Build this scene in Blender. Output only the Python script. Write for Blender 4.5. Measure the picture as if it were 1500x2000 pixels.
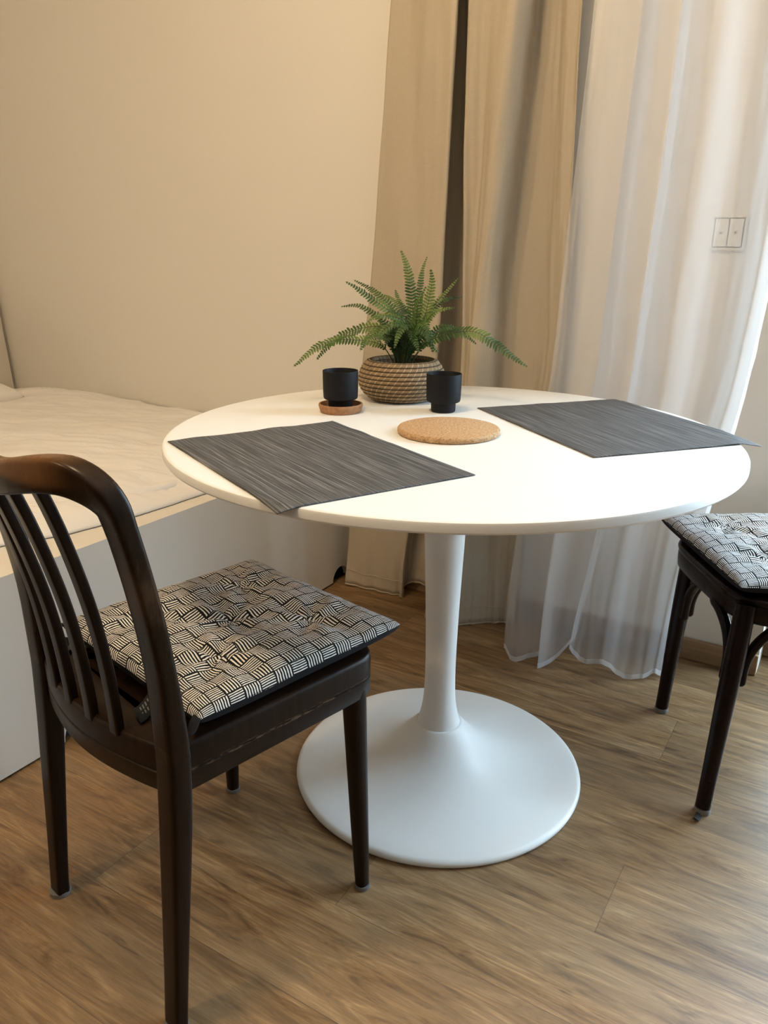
import bpy, bmesh, math, random
from math import sin, cos, pi, sqrt, exp, radians, atan2
from mathutils import Vector, Matrix, noise

# ------------------------------------------------------------------ camera, world, lights
SC = bpy.context.scene
for o in list(bpy.data.objects):
    bpy.data.objects.remove(o)
COL = SC.collection

cam_data = bpy.data.cameras.new('camera')
cam = bpy.data.objects.new('camera', cam_data)
COL.objects.link(cam)
YAW, PITCH, ROLL, FPX = .0819, .3243, .0082, 1549.5
fwd = Vector((-sin(YAW)*cos(PITCH), cos(YAW)*cos(PITCH), -sin(PITCH)))
rgt = Vector((cos(YAW), sin(YAW), 0))
upv = rgt.cross(fwd)
r2 = cos(ROLL)*rgt + sin(ROLL)*upv
u2 = -sin(ROLL)*rgt + cos(ROLL)*upv
cm = Matrix((r2, u2, -fwd)).transposed().to_4x4()
cm.translation = Vector((0, -1.478, 1.0827))
cam.matrix_world = cm
cam_data.sensor_fit = 'VERTICAL'
cam_data.sensor_height = 36.0
cam_data.lens = FPX/2000*36.0
cam_data.clip_start = .02
SC.camera = cam

SC.view_settings.view_transform = 'Standard'
SC.view_settings.look = 'None'
SC.view_settings.gamma = 1.0
SC.view_settings.use_curve_mapping = False
SC.view_settings.exposure = 0.25

wd = bpy.data.worlds.new('world'); SC.world = wd; wd.use_nodes = True
bg = wd.node_tree.nodes['Background']
bg.inputs[0].default_value = (.61, .83, 1.0, 1)
bg.inputs[1].default_value = 18.5

# room frame: origin on the window wall, local x runs along the wall to the right, local -y into the room
WX, WY = .70, .55
RZ = atan2(-.4472, .8944)
RM = Matrix.Translation((WX, WY, 0)) @ Matrix.Rotation(RZ, 4, 'Z')
def RP(s, d, z=0):
    return RM @ Vector((s, -d, z))
# door opening
DS0, DS1, DH = .16, 1.85, 2.25

pl = bpy.data.lights.new('daylight_portal', 'AREA')
pl.shape = 'RECTANGLE'; pl.size = DS1-DS0; pl.size_y = DH
pl.cycles.is_portal = True
po = bpy.data.objects.new('daylight_portal', pl); COL.objects.link(po)
po.matrix_world = RM @ Matrix.Translation(((DS0+DS1)/2, .22, DH/2)) @ Matrix.Rotation(radians(-90), 4, 'X')

LAMP = Vector((-.42, -.50, 2.36))
lp = bpy.data.lights.new('ceiling_bulb', 'POINT')
lp.energy = 35; lp.color = (1, .75, .44); lp.shadow_soft_size = .12
lo = bpy.data.objects.new('ceiling_bulb', lp); COL.objects.link(lo); lo.location = LAMP
LAMP2 = Vector((-1.75, -1.55, 2.36))
lp2 = bpy.data.lights.new('spot_bulb', 'POINT')
lp2.energy = 42; lp2.color = (1, .73, .42); lp2.shadow_soft_size = .12
lo2 = bpy.data.objects.new('spot_bulb', lp2); COL.objects.link(lo2); lo2.location = LAMP2

# ------------------------------------------------------------------ helpers
def mat(name, color=(.8, .8, .8), rough=.5, metal=0, spec=.5):
    m = bpy.data.materials.new(name); m.use_nodes = True
    b = m.node_tree.nodes['Principled BSDF']
    b.inputs['Base Color'].default_value = (*color, 1)
    b.inputs['Roughness'].default_value = rough
    b.inputs['Metallic'].default_value = metal
    b.inputs['Specular IOR Level'].default_value = spec
    return m

class NT:
    """tiny node helper"""
    def __init__(s, m):
        s.t = m.node_tree; s.b = s.t.nodes['Principled BSDF']; s.L = s.t.links
        s.obj = s.t.nodes.new('ShaderNodeTexCoord').outputs['Object']
    def put(s, inp, v):
        if hasattr(v, 'is_linked'): s.L.new(v, inp)
        else: inp.default_value = v
    def math(s, op, a, b=0.0, c=0.0):
        n = s.t.nodes.new('ShaderNodeMath'); n.operation = op
        s.put(n.inputs[0], a); s.put(n.inputs[1], b); s.put(n.inputs[2], c)
        return n.outputs[0]
    def mapping(s, vec, scale=(1, 1, 1), loc=(0, 0, 0), rot=(0, 0, 0)):
        n = s.t.nodes.new('ShaderNodeMapping'); s.L.new(vec, n.inputs[0])
        n.inputs['Scale'].default_value = scale; n.inputs['Location'].default_value = loc
        n.inputs['Rotation'].default_value = rot
        return n.outputs[0]
    def noise(s, vec, scale=5, detail=3, rough=.5, dist=0):
        n = s.t.nodes.new('ShaderNodeTexNoise'); s.L.new(vec, n.inputs['Vector'])
        n.inputs['Scale'].default_value = scale; n.inputs['Detail'].default_value = detail
        n.inputs['Roughness'].default_value = rough; n.inputs['Distortion'].default_value = dist
        return n.outputs['Fac']
    def ramp(s, fac, stops):
        n = s.t.nodes.new('ShaderNodeValToRGB'); s.put(n.inputs[0], fac)
        e = n.color_ramp.elements
        while len(e) < len(stops): e.new(.5)
        for el, (p, c) in zip(e, stops):
            el.position = p
            el.color = (*c, 1) if isinstance(c, tuple) else (c, c, c, 1)
        return n.outputs[0]
    def mix(s, fac, a, b, mode='MIX'):
        n = s.t.nodes.new('ShaderNodeMix'); n.data_type = 'RGBA'; n.blend_type = mode
        s.put(n.inputs[0], fac)
        for i, v in ((6, a), (7, b)):
            if isinstance(v, tuple): n.inputs[i].default_value = (*v, 1)
            else: s.L.new(v, n.inputs[i])
        return n.outputs[2]
    def sep(s, vec):
        n = s.t.nodes.new('ShaderNodeSeparateXYZ'); s.L.new(vec, n.inputs[0]); return n.outputs
    def comb(s, x, y, z):
        n = s.t.nodes.new('ShaderNodeCombineXYZ')
        for i, v in enumerate((x, y, z)): s.put(n.inputs[i], v)
        return n.outputs[0]
    def white(s, vec):
        n = s.t.nodes.new('ShaderNodeTexWhiteNoise'); n.noise_dimensions = '3D'; s.L.new(vec, n.inputs['Vector'])
        return n.outputs['Value']
    def color(s, v): s.L.new(v, s.b.inputs['Base Color'])
    def rough(s, v): s.L.new(v, s.b.inputs['Roughness'])
    def bump(s, h, strength=.3, dist=.001):
        n = s.t.nodes.new('ShaderNodeBump'); n.inputs['Strength'].default_value = strength
        n.inputs['Distance'].default_value = dist; s.L.new(h, n.inputs['Height'])
        s.L.new(n.outputs[0], s.b.inputs['Normal'])

def link(name, me, m=None, parent=None, smooth=True, room=False):
    o = bpy.data.objects.new(name, me); COL.objects.link(o)
    if m is not None:
        for mm in (m if isinstance(m, (list, tuple)) else [m]): me.materials.append(mm)
    if smooth:
        for p in me.polygons: p.use_smooth = True
    if parent is not None: o.parent = parent
    elif room: o.matrix_world = RM.copy()
    return o
def mesh(verts, faces):
    me = bpy.data.meshes.new('m'); me.from_pydata([tuple(v) for v in verts], [], faces); me.update()
    return me
def empty(name, label, cat, loc=(0, 0, 0), rotz=0, group=None):
    o = bpy.data.objects.new(name, None); COL.objects.link(o)
    o.location = loc; o.rotation_euler = (0, 0, rotz)
    o['label'] = label; o['category'] = cat
    if group: o['group'] = group
    return o
def tag(o, label, cat, group=None):
    o['label'] = label; o['category'] = cat
    if group: o['group'] = group
    return o
def structure(o): o['kind'] = 'structure'; return o

class MB:
    def __init__(s): s.v = []; s.f = []; s.mi = []
    def add(s, v, f, mi=0):
        k = len(s.v); s.v += [tuple(x) for x in v]; s.f += [tuple(i+k for i in q) for q in f]; s.mi += [mi]*len(f)
        return s
    def box(s, x0, x1, y0, y1, z0, z1, mi=0):
        v = [(x, y, z) for x in (x0, x1) for y in (y0, y1) for z in (z0, z1)]
        return s.add(v, [(0, 1, 3, 2), (4, 6, 7, 5), (0, 4, 5, 1), (2, 3, 7, 6), (0, 2, 6, 4), (1, 5, 7, 3)], mi)
    def lathe(s, prof, n=64, cx=0, cy=0, mi=0, cap=True):
        v = []; f = []
        for r, z in prof:
            for i in range(n):
                a = 2*pi*i/n; v.append((cx+r*cos(a), cy+r*sin(a), z))
        for j in range(len(prof)-1):
            for i in range(n):
                k = (i+1) % n
                f.append((j*n+i, j*n+k, (j+1)*n+k, (j+1)*n+i))
        if cap:
            f.append(tuple(range(n-1, -1, -1))); f.append(tuple((len(prof)-1)*n+i for i in range(n)))
        return s.add(v, f, mi)
    def sweep(s, P, A, size, n=16, e=.5, mi=0, cap=True):
        """P points, A lateral direction hint per point, size (w, h) half sizes; superellipse section exponent e (.5 boxy, 1 round)"""
        P = [Vector(p) for p in P]; m = len(P); v = []; f = []
        for i in range(m):
            t = (P[min(i+1, m-1)]-P[max(i-1, 0)]).normalized()
            a = Vector(A[i] if isinstance(A[0], (list, tuple, Vector)) else A)
            a = (a - t*a.dot(t)).normalized(); b = t.cross(a)
            w, h = size[i] if isinstance(size, list) else size
            for k in range(n):
                th = 2*pi*(k+.5)/n; c_, s_ = cos(th), sin(th)
                v.append(P[i] + a*w*math.copysign(abs(c_)**e, c_) + b*h*math.copysign(abs(s_)**e, s_))
        for j in range(m-1):
            for k in range(n):
                q = (k+1) % n; f.append((j*n+k, j*n+q, (j+1)*n+q, (j+1)*n+k))
        if cap: f.append(tuple(range(n-1, -1, -1))); f.append(tuple((m-1)*n+k for k in range(n)))
        return s.add(v, f, mi)
    def prism(s, poly, z0, z1, mi=0):
        n = len(poly); v = [(x, y, z0) for x, y in poly]+[(x, y, z1) for x, y in poly]
        f = [tuple(range(n-1, -1, -1)), tuple(range(n, 2*n))]+[(i, (i+1) % n, n+(i+1) % n, n+i) for i in range(n)]
        return s.add(v, f, mi)
    def ring(s, outer, inner, levels, mi=0):
        """closed band: outer and inner loops, levels = [(outset, z)...] of the outer side from bottom to top"""
        n = len(outer); v = []; L = []
        def loop(poly, z, off=0):
            cx = sum(p[0] for p in poly)/n; cy = sum(p[1] for p in poly)/n; k = len(v)
            for i, (x, y) in enumerate(poly):
                x0, y0 = poly[i-1]; x1, y1 = poly[(i+1) % n]
                tx, ty = x1-x0, y1-y0; l = math.hypot(tx, ty) or 1
                v.append((x+ty/l*off, y-tx/l*off, z))
            L.append(k)
        for off, z in levels: loop(outer, z, off)
        loop(inner, levels[-1][1]); loop(inner, levels[0][1])
        f = []
        for a, b in zip(L, L[1:]+L[:1]):
            for i in range(n): j = (i+1) % n; f.append((a+i, a+j, b+j, b+i))
        return s.add(v, f, mi)
    def build(s, name, m, parent=None, smooth=True, bevel=0, room=False, seg=2, sharp=None):
        me = mesh(s.v, s.f)
        bm = bmesh.new(); bm.from_mesh(me); bmesh.ops.recalc_face_normals(bm, faces=bm.faces); bm.to_mesh(me); bm.free()
        for p, i in zip(me.polygons, s.mi): p.material_index = i
        o = link(name, me, m, parent, smooth, room)
        if bevel:
            b = o.modifiers.new('bevel', 'BEVEL'); b.width = bevel; b.segments = seg; b.limit_method = 'ANGLE'; b.angle_limit = radians(40)
        if smooth:
            me.set_sharp_from_angle(angle=radians(sharp or 42))
        return o

def catmull(pts, sub):
    """points as tuples of any length"""
    n = len(pts); out = []
    for i in range(n-1):
        p0 = pts[max(i-1, 0)]; p1 = pts[i]; p2 = pts[i+1]; p3 = pts[min(i+2, n-1)]
        for k in range(sub):
            t = k/sub
            out.append(tuple(.5*((2*b)+(-a+c)*t+(2*a-5*b+4*c-d)*t*t+(-a+3*b-3*c+d)*t**3) for a, b, c, d in zip(p0, p1, p2, p3)))
    out.append(tuple(pts[-1])); return out
def loop_smooth(pts, sub):
    n = len(pts); out = []
    for i in range(n):
        p0, p1, p2, p3 = pts[i-1], pts[i], pts[(i+1) % n], pts[(i+2) % n]
        for k in range(sub):
            t = k/sub
            out.append(tuple(.5*((2*b)+(-a+c)*t+(2*a-5*b+4*c-d)*t*t+(-a+3*b-3*c+d)*t**3) for a, b, c, d in zip(p0, p1, p2, p3)))
    return out
def lerp(xs, ys, x):
    if x <= xs[0]: return ys[0]
    for i in range(len(xs)-1):
        if x <= xs[i+1]:
            t = (x-xs[i])/(xs[i+1]-xs[i]); return ys[i]+(ys[i+1]-ys[i])*t
    return ys[-1]
def superc(n, a, b, p, cx=0, cy=0):
    out = []
    for i in range(n):
        t = 2*pi*i/n; c_, s_ = cos(t), sin(t)
        out.append((cx+a*math.copysign(abs(c_)**(2/p), c_), cy+b*math.copysign(abs(s_)**(2/p), s_)))
    return out

# ------------------------------------------------------------------ materials
M = {}
m = mat('painted_wall', (.77, .735, .68), .9); k = NT(m)
nz = k.noise(k.obj, 90, 4); k.bump(nz, .12, .0012)
k.color(k.ramp(k.noise(k.obj, 1.3, 2), [(.3, (.765, .73, .675)), (.7, (.785, .75, .695))]))
M['wall'] = m
M['ceiling'] = mat('ceiling_paint', (.62, .60, .57), .9)
M['wall_dark'] = mat('low_bounce_wall', (.22, .19, .165), .9)  # unseen walls, colour set dark to cut bounce light in the room
m = mat('oak_vinyl_planks', (.4, .28, .17), .45); k = NT(m)
x, y, z = k.sep(k.obj)
dd = k.math('MULTIPLY', y, -1.0)
rowf = k.math('DIVIDE', k.math('SUBTRACT', dd, .34), .18)
row = k.math('FLOOR', rowf); fr = k.math('FRACT', rowf)
xs = k.math('DIVIDE', k.math('SUBTRACT', x, k.math('ADD', k.math('MULTIPLY', row, -.40), .03)), 1.22)
pl_i = k.math('FLOOR', xs); fx = k.math('FRACT', xs)
rnd = k.white(k.comb(row, pl_i, 3.0)); rnd2 = k.white(k.comb(pl_i, row, 7.0))
gv = k.comb(k.math('ADD', x, k.math('MULTIPLY', rnd, 13.0)), k.math('ADD', y, k.math('MULTIPLY', rnd2, 7.0)), rnd)
g1 = k.noise(k.mapping(gv, (2.6, 20, 1)), 1.6, 9, .66, 1.6)
g2 = k.noise(k.mapping(gv, (12, 300, 1)), 1.0, 4, .7, .5)
g3 = k.noise(k.mapping(gv, (1.3, 7, 1)), 1.3, 3, .5, 1.2)
c1 = k.ramp(g1, [(.32, (.060, .028, .010)), (.44, (.195, .104, .040)), (.54, (.285, .163, .070)), (.68, (.43, .270, .130))])
c2 = k.mix(k.ramp(g2, [(.38, .55), (.60, .0)]), c1, (.11, .062, .028))
c3 = k.mix(k.ramp(g3, [(.35, .0), (.72, .45)]), c2, (.34, .235, .135))
tone = k.ramp(rnd, [(0, .80), (1, 1.14)])
c4 = k.mix(1.0, c3, tone, 'MULTIPLY')
knot_v = k.noise(k.mapping(gv, (3, 26, 1)), 1.7, 5, .6, 1.6)
c4 = k.mix(k.ramp(knot_v, [(.62, .0), (.74, .6)]), c4, (.06, .032, .016))
e1 = k.math('LESS_THAN', fr, .008)
e2 = k.math('LESS_THAN', fx, .0013)
edge = k.math('MAXIMUM', e1, e2)
c5 = k.mix(k.math('MULTIPLY', edge, .6), c4, (.09, .055, .03))
k.color(c5)
k.rough(k.ramp(g2, [(.3, .52), (.7, .38)]))
k.bump(g2, .25, .0006)
M['floor'] = m
m = mat('oak_skirting', (.30, .185, .10), .45); k = NT(m)
k.color(k.ramp(k.noise(k.mapping(k.obj, (3, 40, 60)), 1.5, 4), [(.3, (.24, .145, .075)), (.7, (.36, .23, .13))]))
M['skirting'] = m
M['white_paint'] = mat('white_frame', (.8, .81, .82), .4)
M['white_lam'] = mat('white_laminate', (.74, .70, .64), .5)
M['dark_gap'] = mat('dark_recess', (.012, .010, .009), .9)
M['table_white'] = mat('white_lacquer', (.81, .81, .80), .42, spec=.4)
M['table_steel'] = mat('white_powder_coat', (.80, .80, .79), .38, spec=.45)
m = mat('matte_black_ceramic', (.006, .0065, .009), .6, spec=.25); M['black'] = m
m = mat('cork', (.42, .25, .12), .85); k = NT(m)
n1 = k.noise(k.obj, 260, 3); v_ = k.t.nodes.new('ShaderNodeTexVoronoi'); k.L.new(k.obj, v_.inputs['Vector']); v_.inputs['Scale'].default_value = 230
k.color(k.mix(k.ramp(v_.outputs['Color'], [(.25, .0), (.75, .6)]), k.ramp(n1, [(.33, (.28, .145, .062)), (.5, (.47, .29, .145)), (.68, (.60, .41, .23))]), (.46, .28, .14)))
k.bump(n1, .4, .0012); M['cork'] = m
m = mat('terracotta_cork', (.36, .18, .08), .75); k = NT(m)
k.color(k.ramp(k.noise(k.obj, 120, 3), [(.3, (.30, .145, .065)), (.7, (.42, .22, .105))])); M['saucer'] = m

def wood(name, dark, light, wear_and_sheen=None, rough=.28):
    m = mat(name, dark, rough, spec=.17); k = NT(m)
    g = k.noise(k.mapping(k.obj, (60, 60, 6)), 1.5, 4, .6, .6)
    c = k.ramp(g, [(.3, dark), (.75, light)])
    if wear_and_sheen:
        c = wear_and_sheen(k, c)
    k.color(c)
    n2 = k.noise(k.mapping(k.obj, (30, 30, 8)), 1, 2)
    k.rough(k.ramp(n2, [(.3, rough), (.7, rough+.06)]))
    k.bump(g, .04, .0003)
    return m
M['wood'] = wood('dark_walnut_varnish', (.0075, .0033, .0018), (.016, .0075, .004))
def scratches(k, c):
    x, y, z = k.sep(k.obj)
    n1 = k.noise(k.mapping(k.obj, (40, 40, 340)), 1.2, 4, .7)
    band = k.math('LESS_THAN', k.math('ABSOLUTE', k.math('SUBTRACT', z, .418)), .0035)
    s1 = k.math('MULTIPLY', k.math('MULTIPLY', band, k.math('GREATER_THAN', x, .17)), k.ramp(n1, [(.50, .0), (.62, .6)]))
    return k.mix(s1, c, (.22, .14, .085))
M['wood_rail'] = wood('dark_walnut_scratched', (.0085, .0040, .0020), (.019, .0092, .0048), scratches, .32)
def wear_and_sheen(k, c):
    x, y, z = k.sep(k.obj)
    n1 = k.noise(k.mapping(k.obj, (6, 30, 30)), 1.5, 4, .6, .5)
    hand_sheen = k.ramp(k.math('ADD', z, k.math('MULTIPLY', k.math('SUBTRACT', n1, .5), .012)), [(.822, .0), (.834, .85)])  # lighter top edge: hand wear and warm lamp reflection painted in together
    hand_sheen = k.math('MULTIPLY', hand_sheen, k.ramp(k.math('ABSOLUTE', x), [(.13, 1.0), (.17, .10)]))
    c = k.mix(hand_sheen, c, (.17, .078, .028))
    # scrape on the right post
    dz = k.math('DIVIDE', k.math('SUBTRACT', z, .690), .045)
    n2 = k.noise(k.mapping(k.obj, (120, 120, 40)), 1.2, 5, .7)
    r = k.math('ADD', k.math('ABSOLUTE', dz), k.math('MULTIPLY', k.math('SUBTRACT', n2, .5), 2.6))
    side = k.math('GREATER_THAN', x, .15)
    s1 = k.math('MULTIPLY', k.ramp(r, [(.1, .42), (1.0, .0)]), side)
    c = k.mix(s1, c, (.085, .045, .022))
    return c
M['wood_back'] = wood('walnut_worn_sheen_rail', (.0085, .0040, .0020), (.019, .0092, .0048), wear_and_sheen, .24)
M['wood_red'] = wood('dark_mahogany_varnish', (.0055, .0022, .0022), (.013, .0038, .0034), None, .26)
M['glide'] = mat('clear_felt_glide', (.16, .155, .15), .3)

# basketweave cushion fabric
m = mat('basketweave_print', (.7, .7, .7), .85, spec=.2); k = NT(m)
nv = k.t.nodes.new('ShaderNodeTexNoise'); k.L.new(k.obj, nv.inputs['Vector']); nv.inputs['Scale'].default_value = 22; nv.inputs['Detail'].default_value = 1
va = k.t.nodes.new('ShaderNodeVectorMath'); va.operation = 'SUBTRACT'; k.L.new(nv.outputs['Color'], va.inputs[0]); va.inputs[1].default_value = (.5, .5, .5)
vb = k.t.nodes.new('ShaderNodeVectorMath'); vb.operation = 'SCALE'; k.L.new(va.outputs[0], vb.inputs[0]); vb.inputs['Scale'].default_value = .0030
vc = k.t.nodes.new('ShaderNodeVectorMath'); vc.operation = 'ADD'; k.L.new(k.obj, vc.inputs[0]); k.L.new(vb.outputs[0], vc.inputs[1])
k.L.new(k.t.nodes['Texture Coordinate'].outputs['UV'], vc.inputs[0])
x, y, z = k.sep(vc.outputs[0])
CELL = .0295
cx = k.math('DIVIDE', x, CELL); cy = k.math('DIVIDE', y, CELL)
ix = k.math('FLOOR', cx); iy = k.math('FLOOR', cy)
par = k.math('FLOORED_MODULO', k.math('ADD', ix, iy), 2.0)
fx = k.math('FRACT', cx); fy = k.math('FRACT', cy)
def sel(a, b):  # par ? a : b
    return k.math('ADD', k.math('MULTIPLY', par, a), k.math('MULTIPLY', k.math('SUBTRACT', 1.0, par), b))
along = sel(fx, fy); across = sel(fy, fx)
bow = k.math('MULTIPLY', k.math('SINE', k.math('MULTIPLY', along, pi)), k.math('MULTIPLY', k.math('SUBTRACT', k.white(k.comb(ix, iy, 0.0)), .5), .07))
st = k.math('FRACT', k.math('ADD', k.math('MULTIPLY', k.math('ADD', across, bow), 6.0), .1))
wvar = k.math('MULTIPLY', k.math('SUBTRACT', k.noise(k.obj, 140, 2), .5), .35)
lines = k.math('GREATER_THAN', k.math('ADD', st, wvar), .54)
inside = k.math('MULTIPLY', k.math('GREATER_THAN', along, .06), k.math('LESS_THAN', along, .94))
w_ = k.math('MULTIPLY', lines, inside)
k.color(k.mix(w_, (.010, .010, .012), (.84, .82, .79)))
k.bump(k.noise(k.obj, 900, 2), .2, .0005)
M['weave'] = m
m = mat('black_cotton', (.014, .014, .017), .9, spec=.2); k = NT(m); k.bump(k.noise(k.obj, 500, 2), .3, .0008); M['black_cloth'] = m
m = mat('care_label_satin', (.016, .018, .021), .8, spec=.1); k = NT(m)
x, y, z = k.sep(k.obj)
M['label'] = m
M['label_print'] = mat('label_print', (.12, .125, .13), .8)

# placemat
m = mat('woven_vinyl', (.09, .092, .095), .6, spec=.35); k = NT(m)
s1 = k.noise(k.mapping(k.obj, (5, 320, 1)), 1.0, 3, .6, .15)
s2 = k.noise(k.mapping(k.obj, (14, 700, 1)), 1.0, 2, .6)
wv = k.t.nodes.new('ShaderNodeTexWave'); wv.wave_type = 'BANDS'; wv.bands_direction = 'X'; wv.inputs['Scale'].default_value = 160
k.L.new(k.obj, wv.inputs['Vector'])
c = k.ramp(s1, [(.30, (.028, .029, .032)), (.5, (.095, .097, .102)), (.66, (.26, .26, .265))])
c = k.mix(k.ramp(s2, [(.4, .0), (.65, .45)]), c, (.028, .029, .031))
c = k.mix(k.math('MULTIPLY', wv.outputs['Fac'], .30), c, (.03, .03, .033))
k.color(c); k.bump(k.math('ADD', s2, wv.outputs['Fac']), .35, .0006)
M['mat'] = m

# beige curtain
m = bpy.data.materials.new('beige_drape'); m.use_nodes = True; k = NT(m)
g = k.noise(k.mapping(k.obj, (900, 900, 60)), 1, 2, .6)
g2 = k.noise(k.mapping(k.obj, (60, 60, 900)), 1, 2, .6)
cc = k.mix(k.ramp(g, [(.35, .0), (.7, .5)]), (.54, .465, .36), (.47, .40, .305))
cc = k.mix(k.ramp(g2, [(.4, .0), (.7, .35)]), cc, (.60, .53, .42))
k.color(cc); k.b.inputs['Roughness'].default_value = .9; k.b.inputs['Specular IOR Level'].default_value = .15
k.bump(g2, .25, .0006)
trl = k.t.nodes.new('ShaderNodeBsdfTranslucent'); k.L.new(cc, trl.inputs[0])
mx = k.t.nodes.new('ShaderNodeMixShader'); mx.inputs[0].default_value = .10
out = [n for n in k.t.nodes if n.type == 'OUTPUT_MATERIAL'][0]
k.L.new(k.b.outputs[0], mx.inputs[1]); k.L.new(trl.outputs[0], mx.inputs[2]); k.L.new(mx.outputs[0], out.inputs[0])
M['drape'] = m
def sheer_mat(name, op, dense):
    m = bpy.data.materials.new(name); m.use_nodes = True; k = NT(m)
    k.b.inputs['Base Color'].default_value = (.88, .88, .89, 1); k.b.inputs['Roughness'].default_value = .55
    k.b.inputs['Specular IOR Level'].default_value = .3
    trl = k.t.nodes.new('ShaderNodeBsdfTranslucent'); trl.inputs[0].default_value = (.88, .88, .90, 1)
    m1 = k.t.nodes.new('ShaderNodeMixShader'); m1.inputs[0].default_value = .45
    k.L.new(k.b.outputs[0], m1.inputs[1]); k.L.new(trl.outputs[0], m1.inputs[2])
    tr = k.t.nodes.new('ShaderNodeBsdfTransparent')
    m2 = k.t.nodes.new('ShaderNodeMixShader')
    n1 = k.noise(k.mapping(k.obj, (30, 30, 30)), 1, 2, .6)
    k.L.new(k.ramp(n1, [(.3, op), (.7, dense)]), m2.inputs[0])
    k.L.new(tr.outputs[0], m2.inputs[1]); k.L.new(m1.outputs[0], m2.inputs[2])
    out = [n for n in k.t.nodes if n.type == 'OUTPUT_MATERIAL'][0]; k.L.new(m2.outputs[0], out.inputs[0])
    return m
M['sheer'] = sheer_mat('white_voile', .43, .43)
M['sheer_hem'] = sheer_mat('white_voile_hem', .80, .88)
# bedding
m = mat('white_cotton_bedding', (.80, .77, .74), .88, spec=.2); k = NT(m)
k.bump(k.noise(k.mapping(k.obj, (3, 14, 3)), 2.0, 4, .55, .8), .35, .006); M['cotton'] = m
m = mat('padded_headboard', (.66, .62, .54), .9); M['headboard'] = m
# glass
m = bpy.data.materials.new('door_glass'); m.use_nodes = True; t = m.node_tree
for n in list(t.nodes):
    if n.type == 'BSDF_PRINCIPLED': t.nodes.remove(n)
tr = t.nodes.new('ShaderNodeBsdfTransparent'); gl = t.nodes.new('ShaderNodeBsdfGlossy'); gl.inputs['Roughness'].default_value = .02
mx = t.nodes.new('ShaderNodeMixShader'); mx.inputs[0].default_value = .06
t.links.new(tr.outputs[0], mx.inputs[1]); t.links.new(gl.outputs[0], mx.inputs[2])
t.links.new(mx.outputs[0], [n for n in t.nodes if n.type == 'OUTPUT_MATERIAL'][0].inputs[0])
M['glass'] = m
# fern
m = bpy.data.materials.new('fern_green'); m.use_nodes = True; k = NT(m)
cc = k.ramp(k.noise(k.obj, 11, 2), [(.36, (.018, .055, .012)), (.5, (.065, .13, .022)), (.72, (.24, .32, .070))])
k.color(cc); k.b.inputs['Roughness'].default_value = .45
trl = k.t.nodes.new('ShaderNodeBsdfTranslucent'); k.L.new(cc, trl.inputs[0])
mx = k.t.nodes.new('ShaderNodeMixShader'); mx.inputs[0].default_value = .3
k.L.new(k.b.outputs[0], mx.inputs[1]); k.L.new(trl.outputs[0], mx.inputs[2])
k.L.new(mx.outputs[0], [n for n in k.t.nodes if n.type == 'OUTPUT_MATERIAL'][0].inputs[0])
M['fern'] = m
M['stem'] = mat('fern_stem', (.05, .07, .02), .5)
m = mat('dark_soil', (.012, .009, .006), .95); M['soil'] = m
m = mat('seagrass_coil', (.3, .2, .12), .75); k = NT(m)
x, y, z = k.sep(k.obj)
ang = k.math('DIVIDE', k.math('ARCTAN2', y, x), 2*pi)
CO = .0089
rowz = k.math('FLOOR', k.math('DIVIDE', z, CO)); fz = k.math('FRACT', k.math('DIVIDE', z, CO))
st = k.math('FRACT', k.math('ADD', k.math('MULTIPLY', ang, 40.0), k.math('ADD', k.math('MULTIPLY', rowz, .57), k.math('MULTIPLY', fz, -.42))))
stm = k.math('LESS_THAN', k.math('ADD', st, k.math('MULTIPLY', k.math('SUBTRACT', k.noise(k.obj, 120, 1), .5), .12)), .13)
fib = k.noise(k.comb(k.math('MULTIPLY', ang, 40.0), k.math('MULTIPLY', z, 2600.0), rowz), 1.0, 4, .65)
base = k.ramp(fib, [(.3, (.10, .062, .032)), (.5, (.27, .18, .095)), (.7, (.46, .34, .20))])
groove = k.math('ABSOLUTE', k.math('SUBTRACT', fz, .5))
k.color(k.mix(k.ramp(groove, [(.36, .0), (.48, .85)]), k.mix(k.math('MULTIPLY', stm, .8), base, (.60, .48, .32)), (.035, .02, .010)))
k.bump(k.math('ADD', fib, stm), .6, .0015)
M['coil'] = m

# ------------------------------------------------------------------ room shell (room frame: x along the window wall, y = -distance into the room)
S0, S1, D1, H = -3.06, 3.0, 4.6, 2.6
T = .28
b = MB(); b.box(S0-.2, S1+.2, -D1-.2, T+.9, -.12, 0); structure(b.build('floor', M['floor'], room=True, smooth=False))
b = MB(); b.box(S0-.2, S1+.2, -D1-.2, T, H, H+.12); structure(b.build('ceiling', M['ceiling'], room=True, smooth=False))
b = MB(); b.box(S0-.2, DS0, 0, T, 0, H); b.box(DS1, S1+.2, 0, T, 0, H); b.box(DS0, DS1, 0, T, DH, H)
structure(b.build('wall_back', M['wall'], room=True, smooth=False))
b = MB(); b.box(S0-.2, S0, -D1, 0, 0, H); structure(b.build('wall_left', M['wall'], room=True, smooth=False))
b = MB(); b.box(S1, S1+.2, -D1, 0, 0, H); structure(b.build('wall_right', M['wall_dark'], room=True, smooth=False))
b = MB(); b.box(S0-.2, S1+.2, -D1-.2, -D1, 0, H); structure(b.build('wall_front', M['wall_dark'], room=True, smooth=False))
b = MB(); b.box(-1.14, DS0, -.014, 0, 0, .06); structure(b.build('baseboard_back', M['skirting'], room=True, smooth=False, bevel=.003))
b = MB(); b.box(DS0, DS1, T-.16, T-.146, 0, .055)
structure(b.build('baseboard_door', M['skirting'], room=True, smooth=False, bevel=.003))
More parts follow.
